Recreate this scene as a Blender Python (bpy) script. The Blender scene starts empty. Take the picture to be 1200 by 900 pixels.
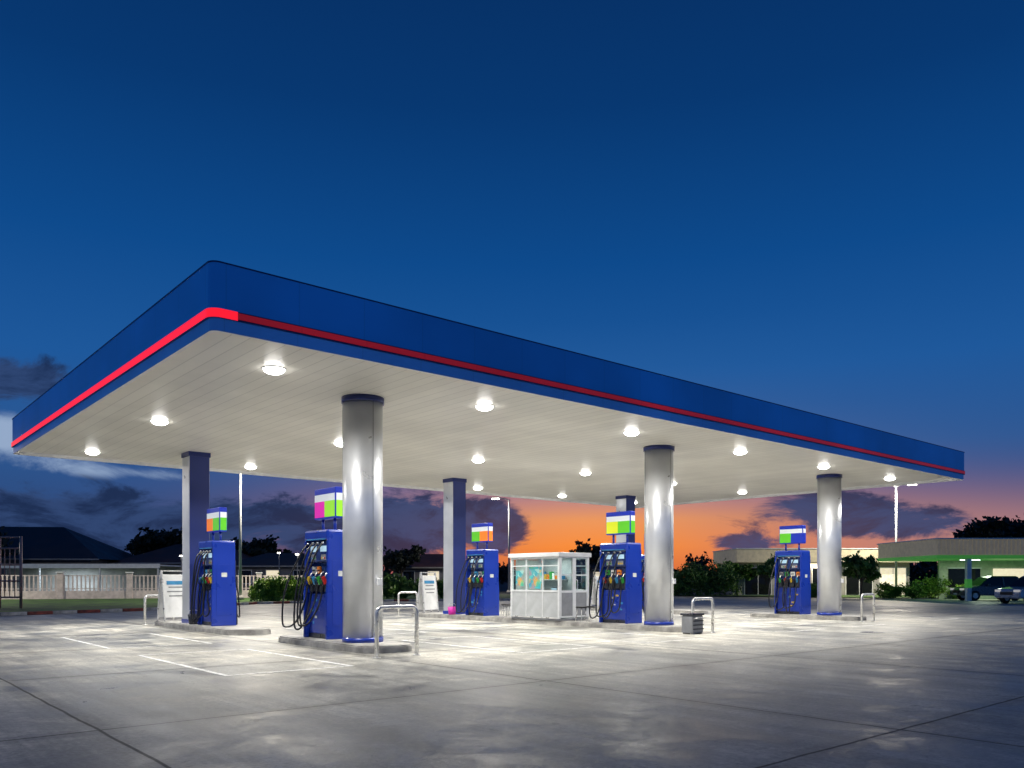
import bpy, bmesh, math, random
from mathutils import Vector, Matrix
random.seed(7)
sc = bpy.context.scene
sc.view_settings.view_transform = 'Standard'
sc.view_settings.look = 'None'
sc.view_settings.exposure = 0
HEAD = math.radians(-40.64)

def s2l(h):
    h = h.lstrip('#'); o = []
    for i in (0, 2, 4):
        c = int(h[i:i+2], 16)/255
        o.append(c/12.92 if c <= .04045 else ((c+.055)/1.055)**2.4)
    return (*o, 1)

# site survey frame: e = metres to the right, n = metres away from the street corner
def W(e, n, z=0.0):
    return Vector((-8.93+.7588*e+.6512*n, -15.30-.6512*e+.7588*n, z))

# ---------------------------------------------------------------- node helper
class NT:
    def __init__(s, nt):
        s.t = nt; s.n = nt.nodes; s.l = nt.links
    def node(s, typ, **k):
        n = s.n.new(typ)
        for a, b in k.items(): setattr(n, a, b)
        return n
    def put(s, sock, v):
        if isinstance(v, bpy.types.NodeSocket): s.l.new(v, sock)
        elif v is not None: sock.default_value = v
    def m(s, op, a, b=None, c=None, clamp=False):
        n = s.node('ShaderNodeMath', operation=op, use_clamp=clamp)
        s.put(n.inputs[0], a); s.put(n.inputs[1], b); s.put(n.inputs[2], c)
        return n.outputs[0]
    def mix(s, f, a, b, bt='MIX'):
        n = s.node('ShaderNodeMix', data_type='RGBA', blend_type=bt)
        s.put(n.inputs[0], f); s.put(n.inputs[6], a); s.put(n.inputs[7], b)
        return n.outputs[2]
    def ramp(s, f, stops, interp='LINEAR'):
        n = s.node('ShaderNodeValToRGB'); r = n.color_ramp; r.interpolation = interp
        while len(r.elements) < len(stops): r.elements.new(.5)
        for e, (p, c) in zip(r.elements, stops):
            e.position = p; e.color = c if len(c) == 4 else (*c, 1)
        s.put(n.inputs[0], f); return n.outputs[0]
    def noise(s, vec, scale, detail=4, rough=.55, dist=0):
        n = s.node('ShaderNodeTexNoise'); s.put(n.inputs['Vector'], vec)
        n.inputs['Scale'].default_value = scale; n.inputs['Detail'].default_value = detail
        n.inputs['Roughness'].default_value = rough; n.inputs['Distortion'].default_value = dist
        return n.outputs['Fac']
    def rng(s, v, a, b, c=0., d=1., smooth=True):
        n = s.node('ShaderNodeMapRange', interpolation_type='SMOOTHSTEP' if smooth else 'LINEAR')
        s.put(n.inputs[0], v)
        for i, q in zip((1, 2, 3, 4), (a, b, c, d)): n.inputs[i].default_value = q
        return n.outputs[0]
    def bump(s, h, st, d=.02):
        n = s.node('ShaderNodeBump'); n.inputs['Strength'].default_value = st
        n.inputs['Distance'].default_value = d; s.put(n.inputs['Height'], h)
        return n.outputs[0]

def g(v): return (v, v, v, 1)

def mat(name, col, rough=.5, metal=0, emit=None, es=0, var=.12, vs=3., bump=0, bs=40., coat=0):
    m = bpy.data.materials.new(name); m.use_nodes = True
    N = NT(m.node_tree); b = N.n['Principled BSDF']
    tc = N.node('ShaderNodeTexCoord').outputs['Object']
    c = (*col[:3], 1)
    if var:
        f = N.noise(tc, vs, 3, .6)
        f2 = N.rng(f, .3, .7, 1-var*1.4, 1+var*.7)
        cc = N.node('ShaderNodeCombineColor')
        for i in range(3): N.put(cc.inputs[i], f2)
        N.put(b.inputs['Base Color'], N.mix(1., c, cc.outputs[0], 'MULTIPLY'))
        N.put(b.inputs['Roughness'], N.rng(f, .25, .75, max(.02, rough*.8), min(1, rough*1.2)))
    else:
        b.inputs['Base Color'].default_value = c; b.inputs['Roughness'].default_value = rough
    b.inputs['Metallic'].default_value = metal
    b.inputs['Coat Weight'].default_value = coat
    if emit: b.inputs['Emission Color'].default_value = (*emit[:3], 1); b.inputs['Emission Strength'].default_value = es
    if bump: N.put(b.inputs['Normal'], N.bump(N.noise(tc, bs, 3), bump))
    return m

# ---------------------------------------------------------------- materials
M = {}
M['blue'] = mat('blue_enamel', (.008, .035, .33), .3, coat=.3, var=.05, vs=1.2)
M['bluedk'] = mat('dark_blue_trim', (.008, .022, .16), .35, var=.05)
M['bluecol'] = mat('blue_column_cladding', (.03, .05, .22), .35, .2, var=.06, vs=1.)
M['silver'] = mat('brushed_aluminium', (.68, .70, .74), .33, .6, var=.05, vs=1.5)
M['steel'] = mat('stainless_tube', (.75, .75, .74), .3, .6, var=.08)
M['white'] = mat('white_paint', (.78, .79, .80), .45, var=.06)
M['kgrey'] = mat('kiosk_panel_grey', (.42, .44, .46), .4, var=.08)
M['kwhite2'] = mat('kiosk_frame', (.62, .64, .66), .4, var=.06)
M['black'] = mat('black_rubber', (.012, .012, .013), .35)
M['dark'] = mat('dark_panel', (.025, .028, .04), .3)
M['navy'] = mat('navy_panel', (.01, .03, .14), .3)
M['grey'] = mat('grey_plastic', (.22, .23, .25), .5)
M['red'] = mat('red_plastic', (.5, .02, .02), .4)
M['green'] = mat('green_plastic', (.03, .3, .05), .4)
M['yellow'] = mat('yellow_plastic', (.6, .4, .03), .4)
M['orange'] = mat('orange_plastic', (.7, .2, .02), .4)
M['kerb'] = mat('island_concrete', (.38, .37, .35), .75, var=.3, vs=2.5, bump=.3, bs=30)
M['screen'] = mat('lit_display', (.2, .3, .35), .2, emit=(.55, .8, 1.), es=.55)
M['labelw'] = mat('label_white', (.6, .62, .60), .4)
M['labelc'] = mat('label_cyan', (.04, .25, .5), .4)
M['labelm'] = mat('label_magenta', (.4, .03, .25), .4)
for nm, c in dict(sgreen=(.10, .50, .02), smag=(.70, .01, .40), syel=(.65, .72, .02), sorg=(.85, .20, .02), sblue=(.008, .03, .42), swhite=(.75, .8, .85), slime=(.28, .70, .03)).items():
    M[nm] = mat('lit_sign_'+nm[1:], c, .4, emit=c, es={'swhite': .18, 'sblue': .2}.get(nm, .35), var=0)

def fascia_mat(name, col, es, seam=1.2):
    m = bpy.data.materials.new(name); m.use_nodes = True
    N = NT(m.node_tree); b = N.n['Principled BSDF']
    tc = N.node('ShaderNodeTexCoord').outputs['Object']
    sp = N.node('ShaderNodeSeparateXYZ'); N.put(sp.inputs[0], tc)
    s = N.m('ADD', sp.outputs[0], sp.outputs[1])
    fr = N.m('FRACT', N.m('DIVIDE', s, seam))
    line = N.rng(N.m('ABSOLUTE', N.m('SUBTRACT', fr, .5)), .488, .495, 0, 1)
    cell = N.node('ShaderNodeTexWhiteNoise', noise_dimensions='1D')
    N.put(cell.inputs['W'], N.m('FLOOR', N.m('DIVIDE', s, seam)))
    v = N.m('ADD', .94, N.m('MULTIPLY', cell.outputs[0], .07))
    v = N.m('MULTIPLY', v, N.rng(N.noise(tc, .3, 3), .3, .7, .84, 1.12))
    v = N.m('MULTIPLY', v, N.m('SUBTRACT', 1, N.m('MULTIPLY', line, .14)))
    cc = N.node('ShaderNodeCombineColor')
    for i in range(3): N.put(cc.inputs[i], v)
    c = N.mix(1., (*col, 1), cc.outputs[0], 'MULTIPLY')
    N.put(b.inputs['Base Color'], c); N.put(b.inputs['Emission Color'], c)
    b.inputs['Emission Strength'].default_value = es  # glow put into the panel colour to brighten it at dusk, no lamp behind
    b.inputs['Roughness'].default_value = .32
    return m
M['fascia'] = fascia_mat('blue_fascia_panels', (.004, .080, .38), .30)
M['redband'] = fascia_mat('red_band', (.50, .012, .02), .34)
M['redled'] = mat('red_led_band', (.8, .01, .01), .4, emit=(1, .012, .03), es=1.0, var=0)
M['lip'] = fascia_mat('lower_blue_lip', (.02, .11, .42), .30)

def ceiling_mat():
    m = bpy.data.materials.new('ceiling_strips'); m.use_nodes = True
    N = NT(m.node_tree); b = N.n['Principled BSDF']
    tc = N.node('ShaderNodeTexCoord').outputs['Object']
    sp = N.node('ShaderNodeSeparateXYZ'); N.put(sp.inputs[0], tc)
    fr = N.m('FRACT', N.m('DIVIDE', sp.outputs[0], .3))
    line = N.rng(N.m('ABSOLUTE', N.m('SUBTRACT', fr, .5)), .44, .49, 0, 1)
    cell = N.node('ShaderNodeTexWhiteNoise', noise_dimensions='1D')
    N.put(cell.inputs['W'], N.m('FLOOR', N.m('DIVIDE', sp.outputs[0], .3)))
    n = N.noise(tc, .5, 4)
    v = N.m('MULTIPLY', N.rng(n, .3, .7, .90, 1.03), N.m('ADD', .94, N.m('MULTIPLY', cell.outputs[0], .07)))
    v = N.m('MULTIPLY', v, N.m('SUBTRACT', 1, N.m('MULTIPLY', line, .26)))
    cc = N.node('ShaderNodeCombineColor')
    for i in range(3): N.put(cc.inputs[i], v)
    N.put(b.inputs['Base Color'], N.mix(1., (.84, .81, .74, 1), cc.outputs[0], 'MULTIPLY'))
    b.inputs['Roughness'].default_value = .36
    return m
M['ceil'] = ceiling_mat()

def concrete_mat():
    m = bpy.data.materials.new('forecourt_concrete'); m.use_nodes = True
    N = NT(m.node_tree); b = N.n['Principled BSDF']
    tc = N.node('ShaderNodeTexCoord').outputs['Object']
    sp = N.node('ShaderNodeSeparateXYZ'); N.put(sp.inputs[0], tc)
    wob = N.m('MULTIPLY', N.m('SUBTRACT', N.noise(tc, 1.3, 3), .5), .05)
    x = N.m('ADD', sp.outputs[0], wob); y = N.m('ADD', sp.outputs[1], wob)
    xs = N.m('DIVIDE', N.m('ADD', x, 6.8), 6.0); ys = N.m('DIVIDE', N.m('ADD', y, 11.7), 5.1)
    def joint(q, w, per):
        d = N.m('MULTIPLY', N.m('ABSOLUTE', N.m('SUBTRACT', N.m('FRACT', N.m('ADD', q, .5)), .5)), per)
        return N.rng(d, w*.4, w, 1, 0)
    j = N.m('MAXIMUM', joint(xs, .024, 6.0), joint(ys, .024, 5.1))
    jw = N.m('MAXIMUM', joint(xs, .22, 6.0), joint(ys, .22, 5.1))
    cb = N.node('ShaderNodeCombineXYZ'); N.put(cb.inputs[0], N.m('FLOOR', xs)); N.put(cb.inputs[1], N.m('FLOOR', ys))
    cell = N.node('ShaderNodeTexWhiteNoise', noise_dimensions='3D'); N.put(cell.inputs['Vector'], cb.outputs[0])
    big = N.noise(tc, .30, 6, .68, .8)
    med = N.noise(tc, 1.1, 9, .76, .7)
    fine = N.noise(tc, 18, 4, .8)
    mp = N.node('ShaderNodeMapping'); mp.inputs['Scale'].default_value = (2.2, .16, 1); mp.inputs['Rotation'].default_value = (0, 0, .06); N.put(mp.inputs[0], tc)
    lanes = N.noise(mp.outputs[0], 1.0, 6, .72, .3)
    v = N.m('MULTIPLY', N.rng(big, .38, .62, .66, 1.18), N.rng(med, .36, .64, .58, 1.22))
    v = N.m('MULTIPLY', v, N.rng(fine, .3, .7, .74, 1.2))
    v = N.m('MULTIPLY', v, N.rng(lanes, .38, .62, .78, 1.12))
    v = N.m('MULTIPLY', v, N.m('ADD', .84, N.m('MULTIPLY', cell.outputs[0], .32)))
    sn = N.noise(tc, 2.6, 5, .65, 1.8)
    v = N.m('MULTIPLY', v, N.rng(sn, .62, .70, 1, .6))
    # pale scuffs
    v = N.m('ADD', v, N.rng(sn, .36, .26, 0, .22))
    v = N.m('MULTIPLY', v, N.m('SUBTRACT', 1, N.m('MULTIPLY', jw, .18)))
    v = N.m('MULTIPLY', v, N.m('SUBTRACT', 1, N.m('MULTIPLY', j, .72)))
    cc = N.node('ShaderNodeCombineColor')
    for i in range(3): N.put(cc.inputs[i], v)
    tint = N.mix(N.rng(big, .35, .65), (.40, .40, .375, 1), (.45, .43, .375, 1))
    N.put(b.inputs['Base Color'], N.mix(1., tint, cc.outputs[0], 'MULTIPLY'))
    rg = N.m('ADD', N.rng(med, .34, .62, .26, .52), N.rng(big, .36, .6, 0, .14))
    N.put(b.inputs['Roughness'], N.m('ADD', rg, N.m('MULTIPLY', j, .3)))
    b.inputs['Specular IOR Level'].default_value = .45
    h = N.noise(tc, 22, 4, .75)
    N.put(b.inputs['Normal'], N.bump(h, .45, .008))
    return m
M['concrete'] = concrete_mat()

def paint_mat():
    m = bpy.data.materials.new('worn_road_paint'); m.use_nodes = True
    N = NT(m.node_tree); b = N.n['Principled BSDF']
    tc = N.node('ShaderNodeTexCoord').outputs['Object']
    f = N.rng(N.noise(tc, 5, 6, .75), .38, .52)
    N.put(b.inputs['Base Color'], N.mix(f, (.35, .35, .34, 1), (.85, .85, .83, 1)))
    b.inputs['Roughness'].default_value = .5
    return m
M['paint'] = paint_mat()

def leaf_mat(name, a, bcol, sc_=.9):
    m = bpy.data.materials.new(name); m.use_nodes = True
    N = NT(m.node_tree); b = N.n['Principled BSDF']
    geo = N.node('ShaderNodeNewGeometry')
    f = N.noise(geo.outputs['Position'], sc_, 2)
    f2 = N.m('ADD', N.rng(f, .35, .65), N.m('MULTIPLY', N.m('SUBTRACT', geo.outputs['Random Per Island'], .5), .6), clamp=True)
    N.put(b.inputs['Base Color'], N.mix(f2, (*a, 1), (*bcol, 1)))
    b.inputs['Roughness'].default_value = .6
    return m
M['leaf'] = leaf_mat('leaves', (.035, .09, .015), (.12, .25, .04))
M['leafy'] = leaf_mat('leaves_yellow_green', (.07, .18, .02), (.28, .42, .05))
M['leafd'] = leaf_mat('leaves_distant', (.008, .014, .01), (.022, .034, .02), .3)
M['bark'] = mat('bark', (.09, .065, .045), .9, var=.3, bump=.5)
M['grass'] = mat('grass_turf', (.06, .13, .025), .9, var=.5, vs=.8, bump=.6, bs=25)
M['earth'] = mat('dark_earth', (.04, .042, .035), .95, var=.4, vs=.1)
M['roof'] = mat('dark_roof', (.05, .04, .045), .7, var=.3, vs=.6)
M['roofr'] = mat('brown_roof', (.12, .05, .04), .7, var=.3, vs=.6)
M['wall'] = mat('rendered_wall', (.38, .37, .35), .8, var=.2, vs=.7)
M['walld'] = mat('dark_wall', (.20, .20, .22), .8, var=.25, vs=.7)  # darker grey walls for the houses
M['fence'] = mat('fence_paint', (.66, .58, .56), .6, var=.15)
M['beige'] = mat('beige_cladding', (.60, .53, .38), .6, emit=(.60, .50, .32), es=.12, var=.12)  # weak emission stands in for light falling on the cladding front
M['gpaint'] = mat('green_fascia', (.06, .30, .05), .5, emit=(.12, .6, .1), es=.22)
M['gwall'] = mat('pale_wall', (.50, .55, .42), .6)
M['lit'] = mat('lit_window', (.6, .6, .5), .3, emit=(1, .86, .6), es=.8, var=.3)
M['litw'] = mat('lit_tube', (.8, .8, .8), .3, emit=(.8, .92, 1.), es=6, var=0)
M['led'] = mat('led_diffuser', (.9, .9, .9), .3, emit=(1, .98, .93), es=22, var=0)
M['ledw'] = mat('street_led', (.9, .9, .9), .3, emit=(1, .93, .8), es=14, var=0)
M['gate'] = mat('salmon_gate', (.5, .28, .24), .5)
M['pink'] = mat('pink_plastic', (.75, .03, .45), .4)
M['tyre'] = mat('tyre', (.015, .015, .016), .8)
M['carpaint'] = mat('silver_car_paint', (.60, .61, .63), .28, .2, coat=1)
M['carpaint2'] = mat('dark_car_paint', (.08, .085, .10), .28, .5, coat=1)
M['carglass'] = mat('dark_glass', (.01, .012, .015), .05, var=0)
M['headl'] = mat('head_lamp', (.7, .7, .7), .1, emit=(1, .95, .85), es=.3, var=0)

def glass():
    m = bpy.data.materials.new('window_glass'); m.use_nodes = True
    N = NT(m.node_tree); N.n.remove(N.n['Principled BSDF'])
    t = N.node('ShaderNodeBsdfTransparent'); t.inputs[0].default_value = (.93, .96, .95, 1)
    gl = N.node('ShaderNodeBsdfGlossy'); gl.inputs['Roughness'].default_value = .03
    mx = N.node('ShaderNodeMixShader')
    mx.inputs[0].default_value = .08; N.put(mx.inputs[1], t.outputs[0]); N.put(mx.inputs[2], gl.outputs[0])
    N.put(N.n['Material Output'].inputs[0], mx.outputs[0]); return m
M['glass'] = glass()

def poster():
    m = bpy.data.materials.new('kiosk_posters'); m.use_nodes = True
    N = NT(m.node_tree); b = N.n['Principled BSDF']
    tc = N.node('ShaderNodeTexCoord').outputs['Object']
    nz = N.node('ShaderNodeTexNoise'); nz.inputs['Scale'].default_value = 3.; N.put(nz.inputs['Vector'], tc)
    vo = N.node('ShaderNodeTexVoronoi'); vo.inputs['Scale'].default_value = 6.5; N.put(vo.inputs['Vector'], tc)
    sp = N.node('ShaderNodeSeparateColor'); N.put(sp.inputs[0], vo.outputs['Color'])
    c = N.ramp(sp.outputs[0], [(.0, (.02, .25, .4)), (.3, (.04, .45, .5)), (.55, (.6, .7, .6)), (.66, (.7, .28, .04)), (.8, (.03, .20, .5)), (.92, (.1, .45, .15))], 'CONSTANT')
    c = N.mix(.45, c, N.ramp(nz.outputs['Fac'], [(.35, (.02, .3, .45)), (.5, (.2, .6, .5)), (.65, (.85, .35, .06))]))
    N.put(b.inputs['Base Color'], c); N.put(b.inputs['Emission Color'], c); b.inputs['Emission Strength'].default_value = .4  # posters glow slightly in place of light from inside the kiosk
    return m
M['poster'] = poster()

# ---------------------------------------------------------------- mesh helpers
def link(o): sc.collection.objects.link(o); return o
def empty(name, loc=(0, 0, 0), rz=0):
    o = bpy.data.objects.new(name, None); o.empty_display_size = .3
    o.location = loc; o.rotation_euler = (0, 0, rz); return link(o)
def finish(bm, name, parent, m, loc=None, rot=None, smooth=False):
    bmesh.ops.recalc_face_normals(bm, faces=bm.faces)
    me = bpy.data.meshes.new(name); bm.to_mesh(me); bm.free()
    for q in (m if isinstance(m, list) else [m]): me.materials.append(q)
    if smooth:
        for p in me.polygons: p.use_smooth = True
    o = bpy.data.objects.new(name, me); link(o)
    if parent: o.parent = parent
    if loc is not None: o.location = loc
    if rot is not None: o.rotation_euler = rot
    return o
def box(name, parent, m, x0, x1, y0, y1, z0, z1, bev=0, rot=None, seg=2):
    bm = bmesh.new(); bmesh.ops.create_cube(bm, size=1)
    c = Vector(((x0+x1)/2, (y0+y1)/2, (z0+z1)/2))
    bmesh.ops.scale(bm, vec=(x1-x0, y1-y0, z1-z0), verts=bm.verts)
    if bev: bmesh.ops.bevel(bm, geom=bm.edges[:], offset=bev, segments=seg, affect='EDGES', profile=.5)
    return finish(bm, name, parent, m, c, rot)
def cyl(name, parent, m, c, r, z0, z1, seg=32, r2=None, bev=0):
    bm = bmesh.new()
    bmesh.ops.create_cone(bm, cap_ends=True, segments=seg, radius1=r, radius2=r if r2 is None else r2, depth=z1-z0)
    if bev: bmesh.ops.bevel(bm, geom=[e for e in bm.edges if abs(e.verts[0].co.z-e.verts[1].co.z) < 1e-5], offset=bev, segments=2, affect='EDGES')
    o = finish(bm, name, parent, m, (c[0], c[1], (z0+z1)/2))
    for p in o.data.polygons: p.use_smooth = abs(p.normal.z) < .8
    return o
def dome(name, parent, m, r, h, z):
    bm = bmesh.new(); bmesh.ops.create_uvsphere(bm, u_segments=24, v_segments=12, radius=1)
    bmesh.ops.scale(bm, vec=(r, r, h), verts=bm.verts)
    bmesh.ops.delete(bm, geom=[v for v in bm.verts if v.co.z > 1e-4], context='VERTS')
    return finish(bm, name, parent, m, (0, 0, z), smooth=True)
def tube(name, parent, m, pts, r, res=3, smooth=True, taper=None):
    P = [Vector(p) for p in pts]; T = list(taper) if taper else [1.]*len(P)
    if smooth and len(P) > 2:
        for _ in range(3 if len(P) > 4 else 2):
            Q = [P[0]]; S = [T[0]]
            for i in range(len(P)-1):
                Q += [P[i]*.75+P[i+1]*.25, P[i]*.25+P[i+1]*.75]
                S += [T[i]*.75+T[i+1]*.25, T[i]*.25+T[i+1]*.75]
            Q.append(P[-1]); S.append(T[-1]); P, T = Q, S
    seg = 4+2*res; bm = bmesh.new(); rings = []
    nrm = None
    for i, p in enumerate(P):
        t = ((P[min(i+1, len(P)-1)]-P[max(i-1, 0)]))
        t = t.normalized() if t.length > 1e-9 else Vector((0, 0, 1))
        nrm = t.orthogonal().normalized() if nrm is None else (nrm-t*nrm.dot(t)).normalized()
        bn = t.cross(nrm)
        rings.append([bm.verts.new(p+(nrm*math.cos(2*math.pi*k/seg)+bn*math.sin(2*math.pi*k/seg))*r*T[i]) for k in range(seg)])
    for a, b in zip(rings[:-1], rings[1:]):
        for k in range(seg): bm.faces.new((a[k], a[(k+1) % seg], b[(k+1) % seg], b[k]))
    bm.faces.new(rings[0][::-1]); bm.faces.new(rings[-1])
    return finish(bm, name, parent, m, smooth=True)
def rrect(x0, x1, y0, y1, r, seg=8):
    P = []
    for cx, cy, a0 in ((x1-r, y1-r, 0), (x0+r, y1-r, 90), (x0+r, y0+r, 180), (x1-r, y0+r, 270)):
        for i in range(seg+1):
            a = math.radians(a0+90*i/seg); P.append((cx+r*math.cos(a), cy+r*math.sin(a)))
    return P
def prism(name, parent, m, P, z0, z1, bev=0, loc=None, rot=None):
    bm = bmesh.new(); vs = [bm.verts.new((x, y, z0)) for x, y in P]
    f = bm.faces.new(vs); r = bmesh.ops.extrude_face_region(bm, geom=[f])
    bmesh.ops.translate(bm, vec=(0, 0, z1-z0), verts=[v for v in r['geom'] if isinstance(v, bmesh.types.BMVert)])
    if bev:
        bmesh.ops.bevel(bm, geom=[e for e in bm.edges if abs(e.verts[0].co.z-z1) < 1e-4 and abs(e.verts[1].co.z-z1) < 1e-4], offset=bev, segments=2, affect='EDGES')
    return finish(bm, name, parent, m, loc, rot)
def wallstrip(name, parent, m, P, z0, z1, closed=True, pick=None):
    bm = bmesh.new(); n = len(P)
    a = [bm.verts.new((*p, z0)) for p in P]; b = [bm.verts.new((*p, z1)) for p in P]
    for i in range(n if closed else n-1):
        j = (i+1) % n
        if pick and not pick(P[i], P[j]): continue
        bm.faces.new((a[i], a[j], b[j], b[i]))
    return finish(bm, name, parent, m)
def quadxy(bm, x0, x1, y0, y1, z):
    bm.faces.new([bm.verts.new(p) for p in ((x0, y0, z), (x1, y0, z), (x1, y1, z), (x0, y1, z))])

def leaves(name, parent, m, blobs, n, size, zmin=.05):
    V = []; F = []; tot = sum(b[3]*b[4]+b[3]*b[5]+b[4]*b[5] for b in blobs)
    for (cx, cy, cz, rx, ry, rz) in blobs:
        k = int(n*(rx*ry+rx*rz+ry*rz)/tot)
        cl = []
        for _ in range(max(5, k//45)):
            d = Vector([random.gauss(0, 1) for _ in range(3)]).normalized()*random.uniform(.35, 1.02)
            cl.append((cx+d.x*rx, cy+d.y*ry, cz+d.z*rz))
        for _ in range(k):
            c = random.choice(cl); sg = .17
            p = Vector((c[0]+random.gauss(0, rx*sg), c[1]+random.gauss(0, ry*sg), c[2]+random.gauss(0, rz*sg)))
            if p.z < zmin: continue
            a = Vector([random.gauss(0, 1) for _ in range(3)]).normalized()
            t = a.orthogonal().normalized(); u = a.cross(t); s = size*random.uniform(.6, 1.3)
            t = t*s; u = u*s*.55; i = len(V)
            V += [p+t, p+u, p-t, p-u]; F.append((i, i+1, i+2, i+3))
    me = bpy.data.meshes.new(name); me.from_pydata(V, [], F); me.materials.append(m)
    o = bpy.data.objects.new(name, me); link(o)
    if parent: o.parent = parent
    return o

# ================================================================= GROUND
bm = bmesh.new(); quadxy(bm, -900, 1500, -900, 1500, 0)
finish(bm, 'ground', None, M['concrete'])
def poly(name, m, pts, z):
    bm = bmesh.new(); bm.faces.new([bm.verts.new(W(e, n, z)) for e, n in pts])
    return finish(bm, name, None, m)
poly('terrain', M['earth'], [(-700, 76), (-700, 1200), (1000, 1200), (1000, 76)], .004)
poly('grass', M['grass'], [(-60, 14), (-20.7, 32.9), (-16.8, 39.2), (-15.3, 48.7), (-8, 55), (4, 58), (4, 75.8), (-90, 75.8)], .06)
poly('grass', M['grass'], [(13, 72), (20, 68), (26, 64), (46, 62), (46, 75.8), (13, 75.8)], .06)

kb = empty('kerb')
kp = [(-34, 26), (-20.7, 32.9), (-16.8, 39.2), (-15.3, 48.7), (-8, 55), (4, 58)]
M['kred'] = mat('kerb_red', (.28, .07, .05), .7, var=.4)
M['kwhite'] = mat('kerb_white', (.5, .49, .46), .7, var=.3)
i = 0
for a, b in zip(kp[:-1], kp[1:]):
    A = Vector(a); B = Vector(b); L = (B-A).length; n = max(1, int(L/1.0)); d = (B-A)/n
    for k in range(n):
        p = A+d*(k+.5); w = W(p.x, p.y, .07)
        ang = HEAD+math.atan2(d.y, d.x)
        o = box('segment', kb, M['kred'] if i % 2 else M['kwhite'], -d.length/2+.01, d.length/2-.01, -.1, .1, -.07, .07, .02, (0, 0, ang))
        o.location = w; i += 1

bm = bmesh.new(); t = .09
for ux in (0, 9.87, 19.74):
    for a, b in ((-4.15, -1.9), (1.9, 4.15)):
        for v0, v1 in ((-3.0, 1.5), (3.5, 8.0)):
            x0, x1 = ux+a, ux+b
            quadxy(bm, x0, x1, v0, v0+t, .004); quadxy(bm, x0, x1, v1-t, v1, .004)
            quadxy(bm, x0, x0+t, v0+t, v1-t, .004); quadxy(bm, x1-t, x1, v0+t, v1-t, .004)
finish(bm, 'bay_marking', None, M['paint'])
for (u, v, rr) in ((-7.4, 2.0, .28), (13.5, -4.6, .28)):
    c = empty('manhole_cover', (u, v, 0)); cyl('rim', c, M['grey'], (0, 0), rr+.05, .001, .006, 32); cyl('lid', c, M['dark'], (0, 0), rr, .006, .012, 32)

# ================================================================= CANOPY
UX = (0, 9.87, 19.74)
X0, X1, Y0, Y1 = -4.38, 24.25, -3.05, 13.15
ZT = 6.28
cn = empty('petrol_station_canopy')
R = .15
Pm = rrect(X0, X1, Y0, Y1, R)
Po = rrect(X0-.03, X1+.03, Y0-.03, Y1+.03, R+.03)
Pi = rrect(X0+.02, X1-.02, Y0+.02, Y1-.02, R-.02)
split = X0+.40
def splitfront(P):
    Q = []; n = len(P)
    for i in range(n):
        p, q = P[i], P[(i+1) % n]; Q.append(p)
        if abs(p[1]-q[1]) < 1e-6 and p[1] < 0 and min(p[0], q[0]) < split < max(p[0], q[0]): Q.append((split, p[1]))
    return Q
Po2 = splitfront(Po)
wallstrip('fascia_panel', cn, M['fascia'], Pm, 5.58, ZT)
isled = lambda p, q: (p[0]+q[0])/2 < split and (p[1]+q[1])/2 < Y1-R
wallstrip('red_led_band', cn, M['redled'], Po2, 5.445, 5.58, pick=isled)
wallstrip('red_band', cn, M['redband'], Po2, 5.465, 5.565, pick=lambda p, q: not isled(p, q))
wallstrip('band_backing', cn, M['bluedk'], rrect(X0-.02, X1+.02, Y0-.02, Y1+.02, R+.02), 5.445, 5.58)
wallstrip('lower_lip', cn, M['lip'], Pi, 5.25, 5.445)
def ring(name, A, B, z, m):
    bm = bmesh.new(); a = [bm.verts.new((*p, z)) for p in A]; b = [bm.verts.new((*p, z)) for p in B]
    for i in range(len(A)):
        j = (i+1) % len(A); bm.faces.new((a[i], a[j], b[j], b[i]))
    finish(bm, name, cn, m)
ring('band_ledge_top', Po, Pm, 5.58, M['bluedk'])
ring('band_ledge_bottom', Po, Pi, 5.445, M['bluedk'])
Pl = rrect(X0+.09, X1-.09, Y0+.09, Y1-.09, R-.09)
ring('lip_bottom', Pi, Pl, 5.25, M['white'])
wallstrip('lip_inner', cn, M['white'], Pl, 5.25, 5.352)
bm = bmesh.new(); bm.faces.new([bm.verts.new((*p, 5.35)) for p in Pl]); finish(bm, 'ceiling', cn, M['ceil'])
prism('coping', cn, M['bluedk'], rrect(X0-.012, X1+.012, Y0-.012, Y1+.012, R), ZT, ZT+.02)
bm = bmesh.new(); bm.faces.new([bm.verts.new((*p, 6.20)) for p in Pi]); finish(bm, 'roof_deck', cn, M['grey'])

for k in range(6):
    for v in (-1.1, 5.4, 11.7):
        x = -2.5+4.95*k
        L = empty('ceiling_light', (x, v, 5.35))
        cyl('trim_ring', L, M['white'], (0, 0), .215, -.016, 0, 32)
        dome('diffuser', L, M['led'], .19, .085, -.017)
        ld = bpy.data.lights.new('lamp', 'AREA'); ld.shape = 'DISK'; ld.size = .32; ld.energy = 235; ld.color = (1, .965, .89); ld.spread = math.radians(150)
        lo = bpy.data.objects.new('lamp', ld); link(lo); lo.parent = L; lo.location = (0, 0, -.106)

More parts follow.
